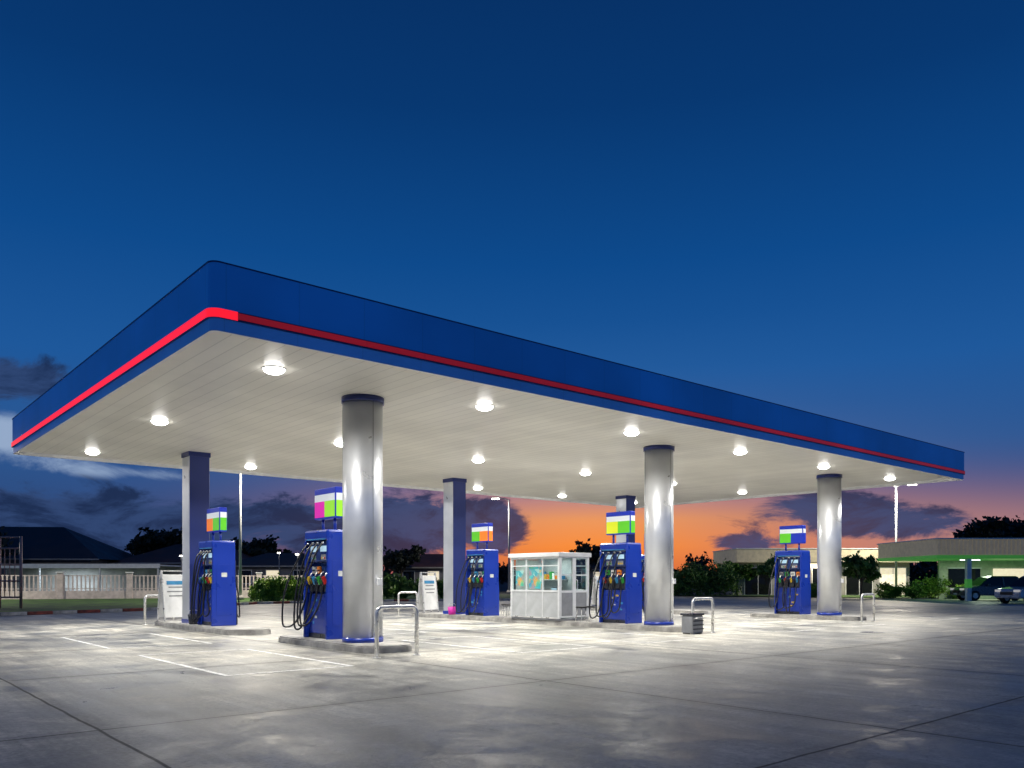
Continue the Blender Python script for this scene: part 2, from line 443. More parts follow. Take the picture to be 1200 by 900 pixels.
for ux in UX:
    c = empty('round_column', (ux, 0, .15))
    cyl('shaft', c, M['silver'], (0, 0), .42, .10, 5.08, 64)
    cyl('base_band', c, M['blue'], (0, 0), .435, 0, .10, 64)
    cyl('cap_band', c, M['bluedk'], (0, 0), .45, 5.08, 5.20, 64)
    for a in (30, 150, 270):
        x, y = .421*math.cos(math.radians(a)), .421*math.sin(math.radians(a))
        cyl('seam', c, M['grey'], (x, y), .006, .1, 5.08, 8)
    box('junction_box', c, M['white'], .1, .2, -.47, -.40, 1.2, 1.35, .01)
for ux in UX:
    c = empty('square_column', (ux, 10, .15))
    box('shaft', c, M['silver'], -.31, .31, -.30, .31, .12, 5.06, .015)
    box('blue_face', c, M['bluecol'], -.295, .295, -.318, -.3, .12, 5.06)
    box('base_band', c, M['blue'], -.325, .325, -.33, .325, 0, .12, .005)
    box('cap_band', c, M['bluedk'], -.33, .33, -.335, .33, 5.06, 5.20, .005)

def island(u, v0, v1, hw=.62):
    i = empty('pump_island', (u, 0, 0))
    prism('kerb_edge', i, M['kerb'], rrect(-hw, hw, v0, v1, .5, 8), 0, .145, .03)
    prism('top_slab', i, M['kerb'], rrect(-hw+.14, hw-.14, v0+.14, v1-.14, .36, 8), .145, .152)
for u, a, b in ((0, -1.3, 3.2), (0, 5.6, 12.4), (9.87, -1.3, 12.4), (19.74, -1.3, 3.2), (19.74, 5.6, 12.4)):
    island(u, a, b)

# ---------------------------------------------------------------- fuel dispensers
def dispenser(u, v, cols, rnd):
    r = random.Random(rnd)
    p = empty('fuel_dispenser', (u, v, .152))
    B = M['blue']
    box('plinth', p, M['dark'], -.25, .25, -.5, .5, 0, .1)
    box('lower_cabinet', p, B, -.255, .255, -.49, .49, .1, 1.0, .02)
    box('core', p, M['navy'], -.16, .16, -.49, .49, 1.0, 2.12)
    for s in (-1, 1):
        P = [(-.36, 0), (.36, 0), (.36, 1.0), (.33, 1.3), (.33, 2.2), (.27, 2.36), (-.27, 2.36), (-.33, 2.2), (-.33, 1.3), (-.36, 1.0)]
        bm = bmesh.new(); vs = [bm.verts.new((x, -.035, z)) for x, z in P]
        f = bm.faces.new(vs); ex = bmesh.ops.extrude_face_region(bm, geom=[f])
        bmesh.ops.translate(bm, vec=(0, .07, 0), verts=[q for q in ex['geom'] if isinstance(q, bmesh.types.BMVert)])
        bmesh.ops.bevel(bm, geom=bm.edges[:], offset=.012, segments=2, affect='EDGES')
        finish(bm, 'side_cheek', p, B, (0, s*.53, 0))
        y0 = s*.566
        box('cheek_panel', p, M['blue'], -.22, .22, min(y0, y0+s*.006), max(y0, y0+s*.006), .3, 1.75, .002)
        box('cheek_label', p, M['labelw'], -.08, .08, min(y0, y0+s*.009), max(y0, y0+s*.009), 1.4, 1.52)
    box('head_cover', p, B, -.34, .34, -.56, .56, 2.20, 2.44, .05)
    box('head_trim', p, M['labelc'], -.345, .345, -.45, .45, 2.215, 2.235)
    hc = [M['yellow'], M['red'], M['green'], M['labelc']]
    for s in (-1, 1):
        F = lambda a, b: (min(s*a, s*b), max(s*a, s*b))
        x0, x1 = F(.16, .27); box('display_head', p, M['navy'], x0, x1, -.46, .46, 1.72, 2.18, .015)
        for yy in (-.24, .22):
            x0, x1 = F(.272, .28); box('display', p, M['screen'], x0, x1, yy-.15, yy+.13, 1.95, 2.08)
            x0, x1 = F(.272, .279); box('keypad', p, M['grey'], x0, x1, yy-.12, yy+.1, 1.76, 1.89)
            for q in range(3):
                x0, x1 = F(.28, .286); box('key', p, r.choice(hc+[M['labelw']]), x0, x1, yy-.1+q*.07, yy-.06+q*.07, 1.79, 1.83)
        for q in range(6):
            y0 = r.uniform(-.42, .3); z0 = r.uniform(.3, .85); w = r.uniform(.05, .12); h = r.uniform(.03, .08)
            x0, x1 = F(.257, .260+q*.0008); box('sticker', p, r.choice([M['labelw'], M['labelc'], M['grey'], M['labelc'], M['yellow']]), x0, x1, y0, y0+w, z0, z0+h)
        for q, yy in enumerate((-.36, -.12, .12, .36)):
            x0, x1 = F(.16, .27); box('holster', p, M['dark'], x0, x1, yy-.085, yy+.085, 1.05, 1.34, .015)
            x0, x1 = F(.16, .20); box('grade_panel', p, [M['grey'], M['labelc'], M['navy'], M['orange'], M['labelw'], M['green']][(q+rnd) % 6], x0, x1, yy-.085, yy+.085, 1.46, 1.62, .005)
            x0, x1 = F(.2, .205); box('grade_text', p, M['dark'], x0, x1, yy-.06, yy+.06, 1.52, 1.55)
            nz = empty('nozzle', (s*.31, yy, 1.28)); nz.parent = p
            if s > 0: nz.rotation_euler = (0, 0, math.pi)
            box('nozzle_body', nz, hc[(q+rnd) % 4], -.045, .045, -.028, .028, -.07, .12, .015, (0, math.radians(-25), 0))
            tube('spout', nz, M['steel'], [(.02, 0, .12), (.06, 0, .2), (.13, 0, .22)], .014)
            tube('lever_guard', nz, M['black'], [(-.03, 0, .12), (-.11, 0, .08), (-.10, 0, -.08), (-.02, 0, -.1)], .012)
            low = r.uniform(.02, .35); out = r.uniform(.5, .85); sw = r.uniform(-.1, .25)
            tube('hose', p, M['black'], [(s*.3, yy+.1, 2.14), (s*.46, yy+.1, 1.95), (s*(out-.06), yy+.14+sw, 1.1), (s*out, yy+.12+sw, low+.1), (s*(out-.04), yy+.05+sw, low-.05), (s*(out-.16), yy-.04, low+.06), (s*.42, yy-.02, .8), (s*.35, yy, 1.18)], .021, 2)
            tube('hose_swivel', p, M['steel'], [(s*.25, yy+.1, 2.15), (s*.31, yy+.1, 2.14)], .028, 2, smooth=False)
    for yy in (-.28, .28): cyl('sign_post', p, M['blue'], (0, yy), .035, 2.42, 2.72, 12)
    box('sign_housing', p, M['sblue'], -.11, .11, -.50, .50, 2.70, 3.40, .02)
    for s in (-1, 1):
        def F(a, b): return (min(s*a, s*b), max(s*a, s*b))
        x0, x1 = F(.111, .118)
        box('sign_white', p, M['swhite'], x0, x1, -.47, .47, 3.10, 3.26)
        n = len(cols)
        for q, cm in enumerate(cols):
            yA = .47-.94*q/n; yB = .47-.94*(q+1)/n
            box('sign_colour', p, M[cm], x0, x1, yB, yA, 2.74, 3.10)
    box('sign_end', p, M[cols[-1]], -.09, .09, -.509, -.502, 2.74, 3.10)
    box('sign_end_white', p, M['swhite'], -.09, .09, -.509, -.502, 3.10, 3.26)
dispenser(0, 1.5, ['smag', 'slime'], 1)
dispenser(9.87, 1.5, ['syel', 'sgreen'], 2)
dispenser(19.74, 1.5, ['sgreen', 'sblue'], 3)
dispenser(0, 8.3, ['sorg', 'sgreen'], 4)
dispenser(9.87, 8.3, ['sgreen', 'sorg'], 5)
dispenser(19.74, 8.3, ['syel', 'smag'], 6)

def hoop(u, v, w=.9, h=.95, rz=0):
    p = empty('hoop_barrier', (u, v, 0), rz)
    pts = [(-w/2, 0, 0), (-w/2, 0, h-.12)]
    for a in range(15, 91, 15): pts.append((-w/2+.12-.12*math.cos(math.radians(a)), 0, h-.12+.12*math.sin(math.radians(a))))
    for a in range(0, 91, 15): pts.append((w/2-.12+.12*math.sin(math.radians(a)), 0, h-.12+.12*math.cos(math.radians(a))))
    pts.append((w/2, 0, 0))
    tube('bent_tube', p, M['steel'], pts, .04, 5, smooth=False)
    for s in (-1, 1): cyl('base_plate', p, M['steel'], (s*w/2, 0), .08, .001, .015, 20)
for u, v in ((-.42, -2.0), (9.6, -1.75), (19.35, -1.65), (-.2, 12.85), (9.6, 12.85), (19.5, 12.85)): hoop(u, v)

def board(u, v):
    p = empty('notice_board', (u, v, .152), math.radians(-72))
    tl = 6
    for s in (-1, 1):
        R_ = (0, s*math.radians(-tl), 0); X = s*.10
        bx = box('panel', p, M['white'], -.012, .012, -.45, .45, -.62, .76, .008, R_); bx.location = (X, 0, .8)
        for yy in (-.46, .46):
            q = box('frame_side', p, M['steel'], -.02, .02, -.02, .02, -.80, .80, 0, R_); q.location = (X, yy, .8)
        for k in range(4):
            q = box('printed_line', p, M['labelc'] if k == 0 else M['grey'], -.002, .002, -.32, .32-.12*(k % 2), -.02 if k else -.06, .02 if k else .06, 0, R_)
            zz = .42-.14*k; q.location = (X+s*.016-s*math.sin(math.radians(tl))*zz, 0, .8+zz)
    box('frame_top', p, M['steel'], -.03, .03, -.48, .48, 1.58, 1.62)
board(-.1, 11.7); board(9.8, 11.7); board(19.74, 11.7)

wb = empty('waste_bin', (9.3, -1.62, 0))
prism('bin_body', wb, M['grey'], rrect(-.24, .24, -.2, .2, .05, 3), .03, .5, .02)
box('bin_lid', wb, M['dark'], -.26, .26, -.22, .22, .5, .56, .02)
tube('bin_handle', wb, M['steel'], [(-.2, -.21, .42), (-.2, -.28, .44), (.2, -.28, .44), (.2, -.21, .42)], .012)
for a in (-.18, .18): box('bin_foot', wb, M['black'], a-.04, a+.04, -.15, .15, 0, .03)
for k in range(3): box('bin_rib', wb, M['dark'], -.23, .23, -.206, -.2, .12+k*.11, .15+k*.11)
def bucket(u, v, z, m):
    b = empty('bucket', (u, v, z)); cyl('pail', b, m, (0, 0), .13, 0, .3, 24, r2=.17, bev=.01)
    cyl('water', b, M['dark'], (0, 0), .15, .301, .304, 24)
    tube('handle', b, M['steel'], [(-.165, 0, .28), (-.14, 0, .42), (.14, 0, .42), (.165, 0, .28)], .008)
bucket(9.45, 9.6, .152, M['pink']); bucket(.35, 2.75, .152, M['grey']); bucket(-.35, 9.2, .152, M['dark'])
def stool(u, v, z=.152):
    s = empty('stool', (u, v, z)); cyl('seat', s, M['black'], (0, 0), .19, .42, .47, 24, bev=.015)
    for a in range(4):
        c, d = math.cos(a*math.pi/2+.78), math.sin(a*math.pi/2+.78)
        tube('leg', s, M['steel'], [(.12*c, .12*d, .42), (.19*c, .19*d, 0)], .013, smooth=False)
stool(9.6, 6.6); stool(10.0, 6.95); stool(10.1, 3.0); stool(9.55, 2.85)

# ---------------------------------------------------------------- cashier kiosk
def kiosk():
    k = empty('cashier_kiosk', (9.2, 3.5, .152)); Wd, Ln, H = 1.37, 2.4, 2.2; Wm = M['kwhite2']; Lp = M['kgrey']
    box('floor', k, M['grey'], .02, Wd-.02, .02, Ln-.02, 0, .059)
    box('roof', k, Wm, -.06, Wd+.06, -.06, Ln+.06, H-.14, H, .015)
    t = .06
    for x in (0, Wd-t):
        for y in (0, Ln-t): box('corner_post', k, Wm, x, x+t, y, y+t, .06, H-.14)
    for x in (0, Wd-t):
        for y0, y1 in ((t, Ln/3), (Ln/3, 2*Ln/3), (2*Ln/3, Ln-t)):
            box('lower_panel', k, Lp, x+.012, x+t-.012, y0+.02, y1-.02, .1, .92, .008)
            box('sill', k, Wm, x, x+t, y0+.02, y1-.02, .92, .98)
            box('transom', k, Wm, x, x+t, y0+.02, y1-.02, 1.76, 1.79)
            box('head', k, Wm, x, x+t, y0+.02, y1-.02, 2.0, H-.14)
            box('base_rail', k, M['steel'], x, x+t, y0+.02, y1-.02, .06, .1)
            box('pane', k, M['glass'], x+.026, x+.032, y0+.02, y1-.02, .98, 1.76)
            box('upper_pane', k, M['glass'], x+.026, x+.032, y0+.02, y1-.02, 1.79, 2.0)
        for y in (t, Ln/3, 2*Ln/3, Ln-t):
            if t < y < Ln-t: box('mullion', k, Wm, x+.002, x+t-.002, y-.02, y+.02, .06, H-.14)
            else: box('mullion', k, Wm, x+.002, x+t-.002, y if y == t else y-.02, y+.02 if y == t else y, .06, H-.14)
    for y, door in ((0, True), (Ln-t, False)):
        mid = Wd/2
        box('mullion', k, Wm, mid-.025, mid+.025, y+.002, y+t-.002, .06, H-.14)
        for x0, x1 in ((t, mid-.025), (mid+.025, Wd-t)):
            box('lower_panel', k, M['grey'] if door else Lp, x0+.05, x1-.05, y+.012, y+t-.012, .15, .9, .008)
            for xa in (x0, x1-.05): box('stile', k, Wm, xa, xa+.05, y+.004, y+t-.004, .1, 2.02)
            box('rail', k, Wm, x0+.05, x1-.05, y+.004, y+t-.004, .9, .97)
            box('rail', k, Wm, x0+.05, x1-.05, y+.004, y+t-.004, 1.45, 1.49)
            box('rail', k, Wm, x0, x1, y+.004, y+t-.004, 2.02, H-.14)
            box('rail', k, Wm, x0+.05, x1-.05, y+.004, y+t-.004, .1, .15)
            box('pane', k, M['glass'], x0+.05, x1-.05, y+.026, y+.032, .97, 1.45)
            box('pane', k, M['glass'], x0+.05, x1-.05, y+.026, y+.032, 1.49, 2.02)
    tube('door_handle', k, M['steel'], [(Wd/2+.1, .01, 1.0), (Wd/2+.1, -.05, 1.02), (Wd/2+.1, -.05, 1.3), (Wd/2+.1, .01, 1.32)], .01)
    for y0, y1, z0, z1 in ((.90, 1.52, 1.02, 1.74), (1.8, 2.2, 1.1, 1.62)):
        box('poster', k, M['poster'], .062, .066, y0, y1, z0, z1)
    box('desk', k, M['labelw'], .12, .55, .3, 2.2, .78, .82)
    box('cash_register', k, M['dark'], .2, .45, .3, .6, .82, 1.08, .02)
    box('register_screen', k, M['screen'], .19, .2, .33, .57, .9, 1.05)
    box('shelf', k, M['labelw'], 1.0, 1.28, .9, 2.2, 1.3, 1.33)
    box('shelf_back', k, M['kgrey'], 1.285, 1.30, .75, 2.2, .1, 2.0)
    box('far_panel', k, M['labelw'], .15, 1.2, 2.28, 2.30, .1, 2.0)
    r = random.Random(4)
    for q in range(9): box('goods', k, r.choice([M['orange'], M['labelc'], M['green'], M['labelw'], M['yellow']]), 1.05, 1.2, .95+q*.135, 1.05+q*.135, 1.33, 1.33+r.uniform(.12, .3), .01)
    ld = bpy.data.lights.new('tube_lamp', 'AREA'); ld.shape = 'RECTANGLE'; ld.size = .12; ld.size_y = 1.1; ld.energy = 20; ld.color = (.88, 1, .92)
    o = bpy.data.objects.new('tube_lamp', ld); link(o); o.parent = k; o.location = (Wd/2, Ln/2, H-.17)
kiosk()

# ================================================================= STREET LAMPS
def lamp(e, n, h=9.8, arms=(0,), power=260, rot=0):
    p = empty('street_lamp', W(e, n), HEAD+rot)
    tube('pole', p, M['kgrey'], [(0, 0, 0), (0, 0, h*.5), (0, 0, h)], .11, 4, smooth=False, taper=[1, .8, .6])
    cyl('base', p, M['kerb'], (0, 0), .25, 0, .35, 20, bev=.03)
    for a in arms:
        c, s = math.cos(a), math.sin(a)
        tube('arm', p, M['kgrey'], [(0, 0, h-.1), (.5*c, .5*s, h+.15), (1.1*c, 1.1*s, h+.22)], .045)
        hd = box('lamp_head', p, M['grey'], -.45, .45, -.16, .16, -.06, .06, .03, (0, 0, a)); hd.location = (1.45*c, 1.45*s, h+.24)
        ll = box('lens', p, M['ledw'], -.36, .36, -.13, .13, -.05, .05, .01, (0, 0, a)); ll.location = (1.45*c, 1.45*s, h+.13)
    ld = bpy.data.lights.new('lamp', 'AREA'); ld.shape = 'RECTANGLE'; ld.size = .6; ld.size_y = .2; ld.energy = power; ld.color = (1, .9, .72)
    c, s = math.cos(arms[0]), math.sin(arms[0])
    o = bpy.data.objects.new('lamp', ld); link(o); o.parent = p; o.location = (1.45*c, 1.45*s, h+.07)
lamp(-19, 57, 9.6, (.2,), 1900)
lamp(-.3, 83, 9.6, (math.pi-.3,), 1100)
lamp(33, 70, 9.5, (-2.2, .1, math.pi-.1), 2000)
lamp(-42, 50, 9.0, (0,), 2400)  # added lamp outside the view, brightens the fence and grass on the left

# ================================================================= LEFT FENCE & GATE
def fence(a, b, h=1.9, step=4.2):
    A, B = Vector(a), Vector(b); L = (B-A).length; ang = math.atan2((B-A).y, (B-A).x)
    p = empty('boundary_fence', W(*a), HEAD+ang)
    n = int(L/step); st = L/n
    box('low_wall', p, M['fence'], 0, L, -.08, .08, 0, .65)
    for i in range(n+1):
        box('pillar', p, M['fence'], i*st-.2, i*st+.2, -.2, .2, 0, h+.05, .02)
        box('pillar_cap', p, M['white'], i*st-.26, i*st+.26, -.26, .26, h+.05, h+.13, .01)
    bm = bmesh.new()
    for z in (.8, h-.15):
        r = bmesh.ops.create_cube(bm, size=1); bmesh.ops.scale(bm, vec=(L, .05, .06), verts=r['verts']); bmesh.ops.translate(bm, vec=(L/2, 0, z), verts=r['verts'])
    x = .35
    while x < L:
        if abs((x/st)-round(x/st))*st > .25:
            r = bmesh.ops.create_cube(bm, size=1); bmesh.ops.scale(bm, vec=(.10, .04, h-.75), verts=r['verts']); bmesh.ops.translate(bm, vec=(x, 0, .65+(h-.75)/2), verts=r['verts'])
        x += .28
    finish(bm, 'railings', p, M['fence'])
fence((-46, 55), (-11, 66.5))
fence((-60, 50), (-46.3, 54.9))
gt = empty('metal_gate', W(-24.6, 40), HEAD)
for x in (-1.6, -.55, .5): tube('post', gt, M['gate'], [(x, 0, 0), (x, 0, 3.6)], .07, smooth=False)
for z in (.6, 1.4, 2.2, 3.0, 3.55): tube('rail', gt, M['gate'], [(-1.6, 0, z), (.5, 0, z)], .045, smooth=False)
for x in (-1.3, -1.05, -.8, -.3, -.05, .2): tube('bar', gt, M['gate'], [(x, 0, .6), (x, 0, 3.0)], .022, smooth=False)

# ================================================================= BUILDINGS
def hip_house(name, e, n, w, d, h, rh, wallm, roofm, lit=(), over=.8, rot=0):
    p = empty(name, W(e, n), HEAD+rot)
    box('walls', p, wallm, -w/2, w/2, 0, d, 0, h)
    bm = bmesh.new(); a = -w/2-over; b = w/2+over; c = -over; f = d+over; k = (d/2+over)*.8
    v = [bm.verts.new(q) for q in ((a, c, h), (b, c, h), (b, f, h), (a, f, h), (a+k, d/2, h+rh), (b-k, d/2, h+rh))]
    for q in ((0, 1, 5, 4), (1, 2, 5), (2, 3, 4, 5), (3, 0, 4), (3, 2, 1, 0)): bm.faces.new([v[i] for i in q])
    finish(bm, 'roof', p, roofm)
    box('eaves_board', p, M['wall'], a, b, c-.03, c-.005, h-.12, h+.03)
    x = -w/2+1.2; i = 0
    while x < w/2-1.4:
        mm = M['lit'] if i in lit else M['carglass']
        box('window_frame', p, M['white'], x-.08, x+1.38, -.06, -.003, 1.0, 2.5)
        box('window', p, mm, x, x+1.3, -.075, -.062, 1.08, 2.42)
        x += 2.9; i += 1
    return p
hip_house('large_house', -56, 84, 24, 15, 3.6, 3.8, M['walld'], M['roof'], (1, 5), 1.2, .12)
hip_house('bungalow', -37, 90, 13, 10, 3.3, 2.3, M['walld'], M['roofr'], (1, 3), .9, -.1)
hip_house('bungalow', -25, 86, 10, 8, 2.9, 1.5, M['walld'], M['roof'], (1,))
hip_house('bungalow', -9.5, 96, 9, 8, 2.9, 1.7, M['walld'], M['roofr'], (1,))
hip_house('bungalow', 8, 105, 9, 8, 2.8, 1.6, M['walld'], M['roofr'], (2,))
aw = empty('carport', W(-40, 76), HEAD)
box('awning', aw, M['white'], -9, 8, -2, 3, 2.7, 2.82)
box('awning_fascia', aw, M['white'], -9.05, 8.05, -2.08, -2.003, 2.5, 2.9)
box('back_wall', aw, M['wall'], -9, 8, 3.0, 3.15, 0, 2.7)
for x in (-8.8, -3, 2.5, 7.8): box('post', aw, M['white'], x-.06, x+.06, -1.9, -1.78, 0, 2.7)
for x in (-6, 0, 5): box('tube_light', aw, M['litw'], x-.6, x+.6, -.1, .1, 2.6, 2.66)
ld = bpy.data.lights.new('lamp', 'AREA'); ld.size = 2.5; ld.energy = 420; ld.color = (.75, .88, 1)
o = bpy.data.objects.new('lamp', ld); link(o); o.parent = aw; o.location = (-2, 0, 2.55)

sh = empty('flat_roof_shop', W(20.5, 73), HEAD)
box('walls', sh, M['wall'], 0, 15.5, .8, 8, 0, 3.0)
box('parapet', sh, M['beige'], -.4, 16, 0, 8.4, 3.0, 4.2, .03)
box('coping', sh, M['white'], -.46, 16.06, -.06, 8.46, 4.2, 4.28)
for i in range(5):
    x = .6+i*3.05
    box('shutter_frame', sh, M['white'], x-.08, x+2.4, .72, .797, 0, 2.6)
    box('glazing', sh, M['lit'] if i in (1, 4) else M['carglass'], x, x+2.32, .70, .718, .1, 2.5)
    box('mullion', sh, M['white'], x+1.13, x+1.19, .68, .699, .1, 2.5)
ld = bpy.data.lights.new('lamp', 'AREA'); ld.size = 1.5; ld.energy = 120; ld.color = (1, .85, .6)
o = bpy.data.objects.new('lamp', ld); link(o); o.parent = sh; o.location = (7, .35, 2.9)

lw = empty('low_wall', W(12, 78), HEAD)
box('wall', lw, M['wall'], 0, 9.5, 0, .2, .0, 1.3); box('coping', lw, M['white'], -.05, 9.55, -.04, .24, 1.3, 1.38)

cb = empty('service_bay_building', W(29.2, 56), HEAD)
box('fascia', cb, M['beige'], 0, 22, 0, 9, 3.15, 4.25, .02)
bm = bmesh.new(); x = .1
while x < 22:
    r = bmesh.ops.create_cube(bm, size=1); bmesh.ops.scale(bm, vec=(.12, .05, 1.02), verts=r['verts']); bmesh.ops.translate(bm, vec=(x, -.03, 3.7), verts=r['verts']); x += .3
finish(bm, 'corrugation', cb, M['beige'])
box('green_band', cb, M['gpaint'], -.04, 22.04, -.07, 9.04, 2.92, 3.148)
box('cornice', cb, M['white'], -.08, 22.08, -.1, 9.08, 4.25, 4.33)
for x in (2.3, 9.0, 16, 21.5):
    box('post', cb, M['white'], x-.15, x+.15, .1, .4, 0, 2.92)
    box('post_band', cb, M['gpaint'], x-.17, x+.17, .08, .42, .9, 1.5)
box('back_wall', cb, M['gwall'], 3.3, 21.7, 6, 6.2, 0, 2.92)
for i in range(5):
    box('window', cb, M['lit'] if i % 2 else M['carglass'], 4+i*3.4, 6.4+i*3.4, 5.93, 5.997, .9, 2.3)
    box('window_frame', cb, M['white'], 3.9+i*3.4, 6.5+i*3.4, 5.9, 5.928, 2.3, 2.38)
for x in (4, 10, 17): box('tube_light', cb, M['litw'], x-.7, x+.7, 3, 3.12, 2.86, 2.9)
ld = bpy.data.lights.new('lamp', 'AREA'); ld.size = 1.4; ld.energy = 110; ld.color = (.85, 1, .75)
o = bpy.data.objects.new('lamp', ld); link(o); o.parent = cb; o.location = (5, 3, 2.8)

# ================================================================= VEHICLES
def car(e, n, rz, paint):
    p = empty('parked_car', W(e, n), HEAD+rz)
    def loft(name, prof, hw0, hw1, m, zc, bev=.05):
        zs = [z for _, z in prof]; a, b = min(zs), max(zs)
        bm = bmesh.new(); L = []; Rr = []
        for x, z in prof:
            t = (z-a)/(b-a); hw = hw0+(hw1-hw0)*t
            L.append(bm.verts.new((x, hw, z))); Rr.append(bm.verts.new((x, -hw, z)))
        bm.faces.new(L); bm.faces.new(Rr[::-1])
        for i in range(len(prof)):
            j = (i+1) % len(prof); bm.faces.new((L[i], L[j], Rr[j], Rr[i]))
        bmesh.ops.recalc_face_normals(bm, faces=bm.faces)
        bmesh.ops.bevel(bm, geom=bm.edges[:], offset=bev, segments=3, affect='EDGES')
        return finish(bm, name, p, m, smooth=False)
    loft('body', [(-2.25, .35), (2.2, .35), (2.25, .7), (2.2, 1.02), (-.95, 1.05), (-1.1, 1.02), (-2.1, .9), (-2.28, .7)], .88, .84, paint, 0, .07)
    loft('cabin', [(-1.1, 1.0), (2.1, 1.0), (1.85, 1.55), (1.6, 1.68), (-.1, 1.68), (-.35, 1.62)], .82, .64, M['carglass'], 0, .05)
    loft('roof_panel', [(-.25, 1.64), (1.72, 1.64), (1.6, 1.72), (-.1, 1.72)], .66, .58, paint, 0, .02)
    for s in (-1, 1):
        for x in (.62, 1.65):
            o = box('pillar', p, paint, -.05, .05, -.02, .02, -.34, .34, .01, (s*math.radians(15), 0, 0)); o.location = (x, s*.745, 1.34)
        box('door_line', p, M['black'], .6, .62, s*.885-.004, s*.885+.004, .45, 1.0)
        box('mirror', p, paint, -.55, -.4, s*.95-.08, s*.95+.08, 1.05, 1.18, .03)
        box('head_lamp', p, M['headl'], -2.27, -2.1, s*.62-.18, s*.62+.18, .72, .86, .03)
        box('tail_lamp', p, M['red'], 2.14, 2.27, s*.7-.1, s*.7+.1, .75, .98, .02)
        for x in (-1.4, 1.4):
            for nm, rr, w, m in (('tyre', .35, .24, M['tyre']), ('rim', .22, .26, M['steel'])):
                bm = bmesh.new(); bmesh.ops.create_cone(bm, cap_ends=True, segments=32, radius1=rr, radius2=rr, depth=w)
                bmesh.ops.bevel(bm, geom=[q for q in bm.edges if abs(q.verts[0].co.z-q.verts[1].co.z) < 1e-5], offset=.03, segments=2, affect='EDGES')
                finish(bm, nm, p, m, (x, s*.78, .35), (math.pi/2, 0, 0))
    box('grille', p, M['black'], -2.31, -2.24, -.4, .4, .55, .72, .01)
    box('number_plate', p, M['labelw'], -2.32, -2.305, -.22, .22, .42, .52)
car(32.0, 50, math.radians(20), M['carpaint'])
car(33.6, 57.5, math.radians(0), M['carpaint2'])

# ================================================================= VEGETATION
def tree(e, n, h, cr, lm, cnt=3500, size=.16, name='tree'):
    p = empty(name, W(e, n)); rr = random.Random(int(e*10+n))
    th = h*.45
    tube('trunk', p, M['bark'], [(0, 0, 0), (rr.uniform(-.1, .1), .05, th*.5), (rr.uniform(-.15, .15), 0, th), (0, 0, h*.8)], .14*h/5, 3, taper=[1.3, 1, .8, .25])
    bl = [(0, 0, h*.72, cr*.7, cr*.7, h*.24)]
    for k in range(6):
        a = k*1.05+rr.uniform(-.3, .3); rad = cr*rr.uniform(.5, .8); z = h*rr.uniform(.5, .85)
        tube('limb', p, M['bark'], [(0, 0, th*rr.uniform(.7, 1)), (rad*.5*math.cos(a), rad*.5*math.sin(a), (th+z)/2), (rad*math.cos(a), rad*math.sin(a), z)], .05*h/5, 2, taper=[1, .7, .3])
        bl.append((rad*math.cos(a), rad*math.sin(a), z, cr*.42, cr*.42, h*.14))
    leaves('crown', p, lm, bl, cnt, size)
tree(22.5, 69, 3.8, 1.5, M['leaf'])
tree(26.6, 62, 3.4, 1.4, M['leaf'])
tree(20.5, 74, 3.2, 1.7, M['leaf'])
tree(9.5, 100, 6.4, 2.4, M['leafd'], 2500, .28)
tree(-43, 100, 8.0, 4.0, M['leafd'], 4500, .35)
tree(-31.5, 100, 7.0, 4.0, M['leafd'], 4500, .35)
tree(-12.5, 92, 5.4, 2.6, M['leafd'], 3000, .28)
tree(54, 92, 8.6, 4.5, M['leafd'], 5000, .32)
tree(60, 96, 9.3, 4.5, M['leafd'], 5000, .32)
tree(-52, 78, 7.4, 4.0, M['leafd'], 5000, .3)
tree(-64, 92, 9.0, 4.6, M['leafd'], 5000, .32)

def shrub(name, pts, rad, h, lm, cnt, size=.1):
    p = empty(name, W(*pts[0])); bl = []; o = W(*pts[0])
    for i in range(len(pts)-1):
        a, b = W(*pts[i]), W(*pts[i+1]); L = (b-a).length; n = max(1, int(L/(rad*.9)))
        for k in range(n+1):
            q = a+(b-a)*k/n-o; hh = h*random.uniform(.82, 1.08)
            bl.append((q.x+random.uniform(-.1, .1), q.y+random.uniform(-.1, .1), hh*.5, rad*random.uniform(.8, 1.1), rad*random.uniform(.8, 1.1), hh*.5))
    leaves('leaf_mass', p, lm, bl, cnt, size)
    for b in bl[::2]:
        tube('stem', p, M['bark'], [(b[0], b[1], 0), (b[0]+.1, b[1], h*.5)], .03, 2, smooth=False)
shrub('hedge', [(-16.4, 53.5), (-13.6, 55)], .75, 1.75, M['leafy'], 9000, .11)
shrub('hedge', [(-9.6, 60), (-2.5, 61.5)], .7, 1.75, M['leaf'], 11000, .11)
shrub('hedge', [(3, 64), (9, 66)], .7, 1.5, M['leaf'], 6000, .1)
shrub('hedge', [(14.5, 72), (19, 71.5)], 1.3, 2.8, M['leaf'], 9000, .12)
for e, n, r_, h_, m_ in ((29, 63, .8, 1.2, 'leafy'), (30.5, 62, .9, 1.5, 'leafy'), (32.2, 62.5, 1.0, 1.8, 'leafy'), (33.6, 61.5, .7, 1.1, 'leafy'), (34.6, 63, .9, 1.6, 'leaf'), (24.5, 66, .7, 1.1, 'leaf'), (-20, 52, .5, .8, 'leaf')):
    shrub('shrub', [(e, n), (e+.5, n)], r_, h_, M[m_], 2600, .09)

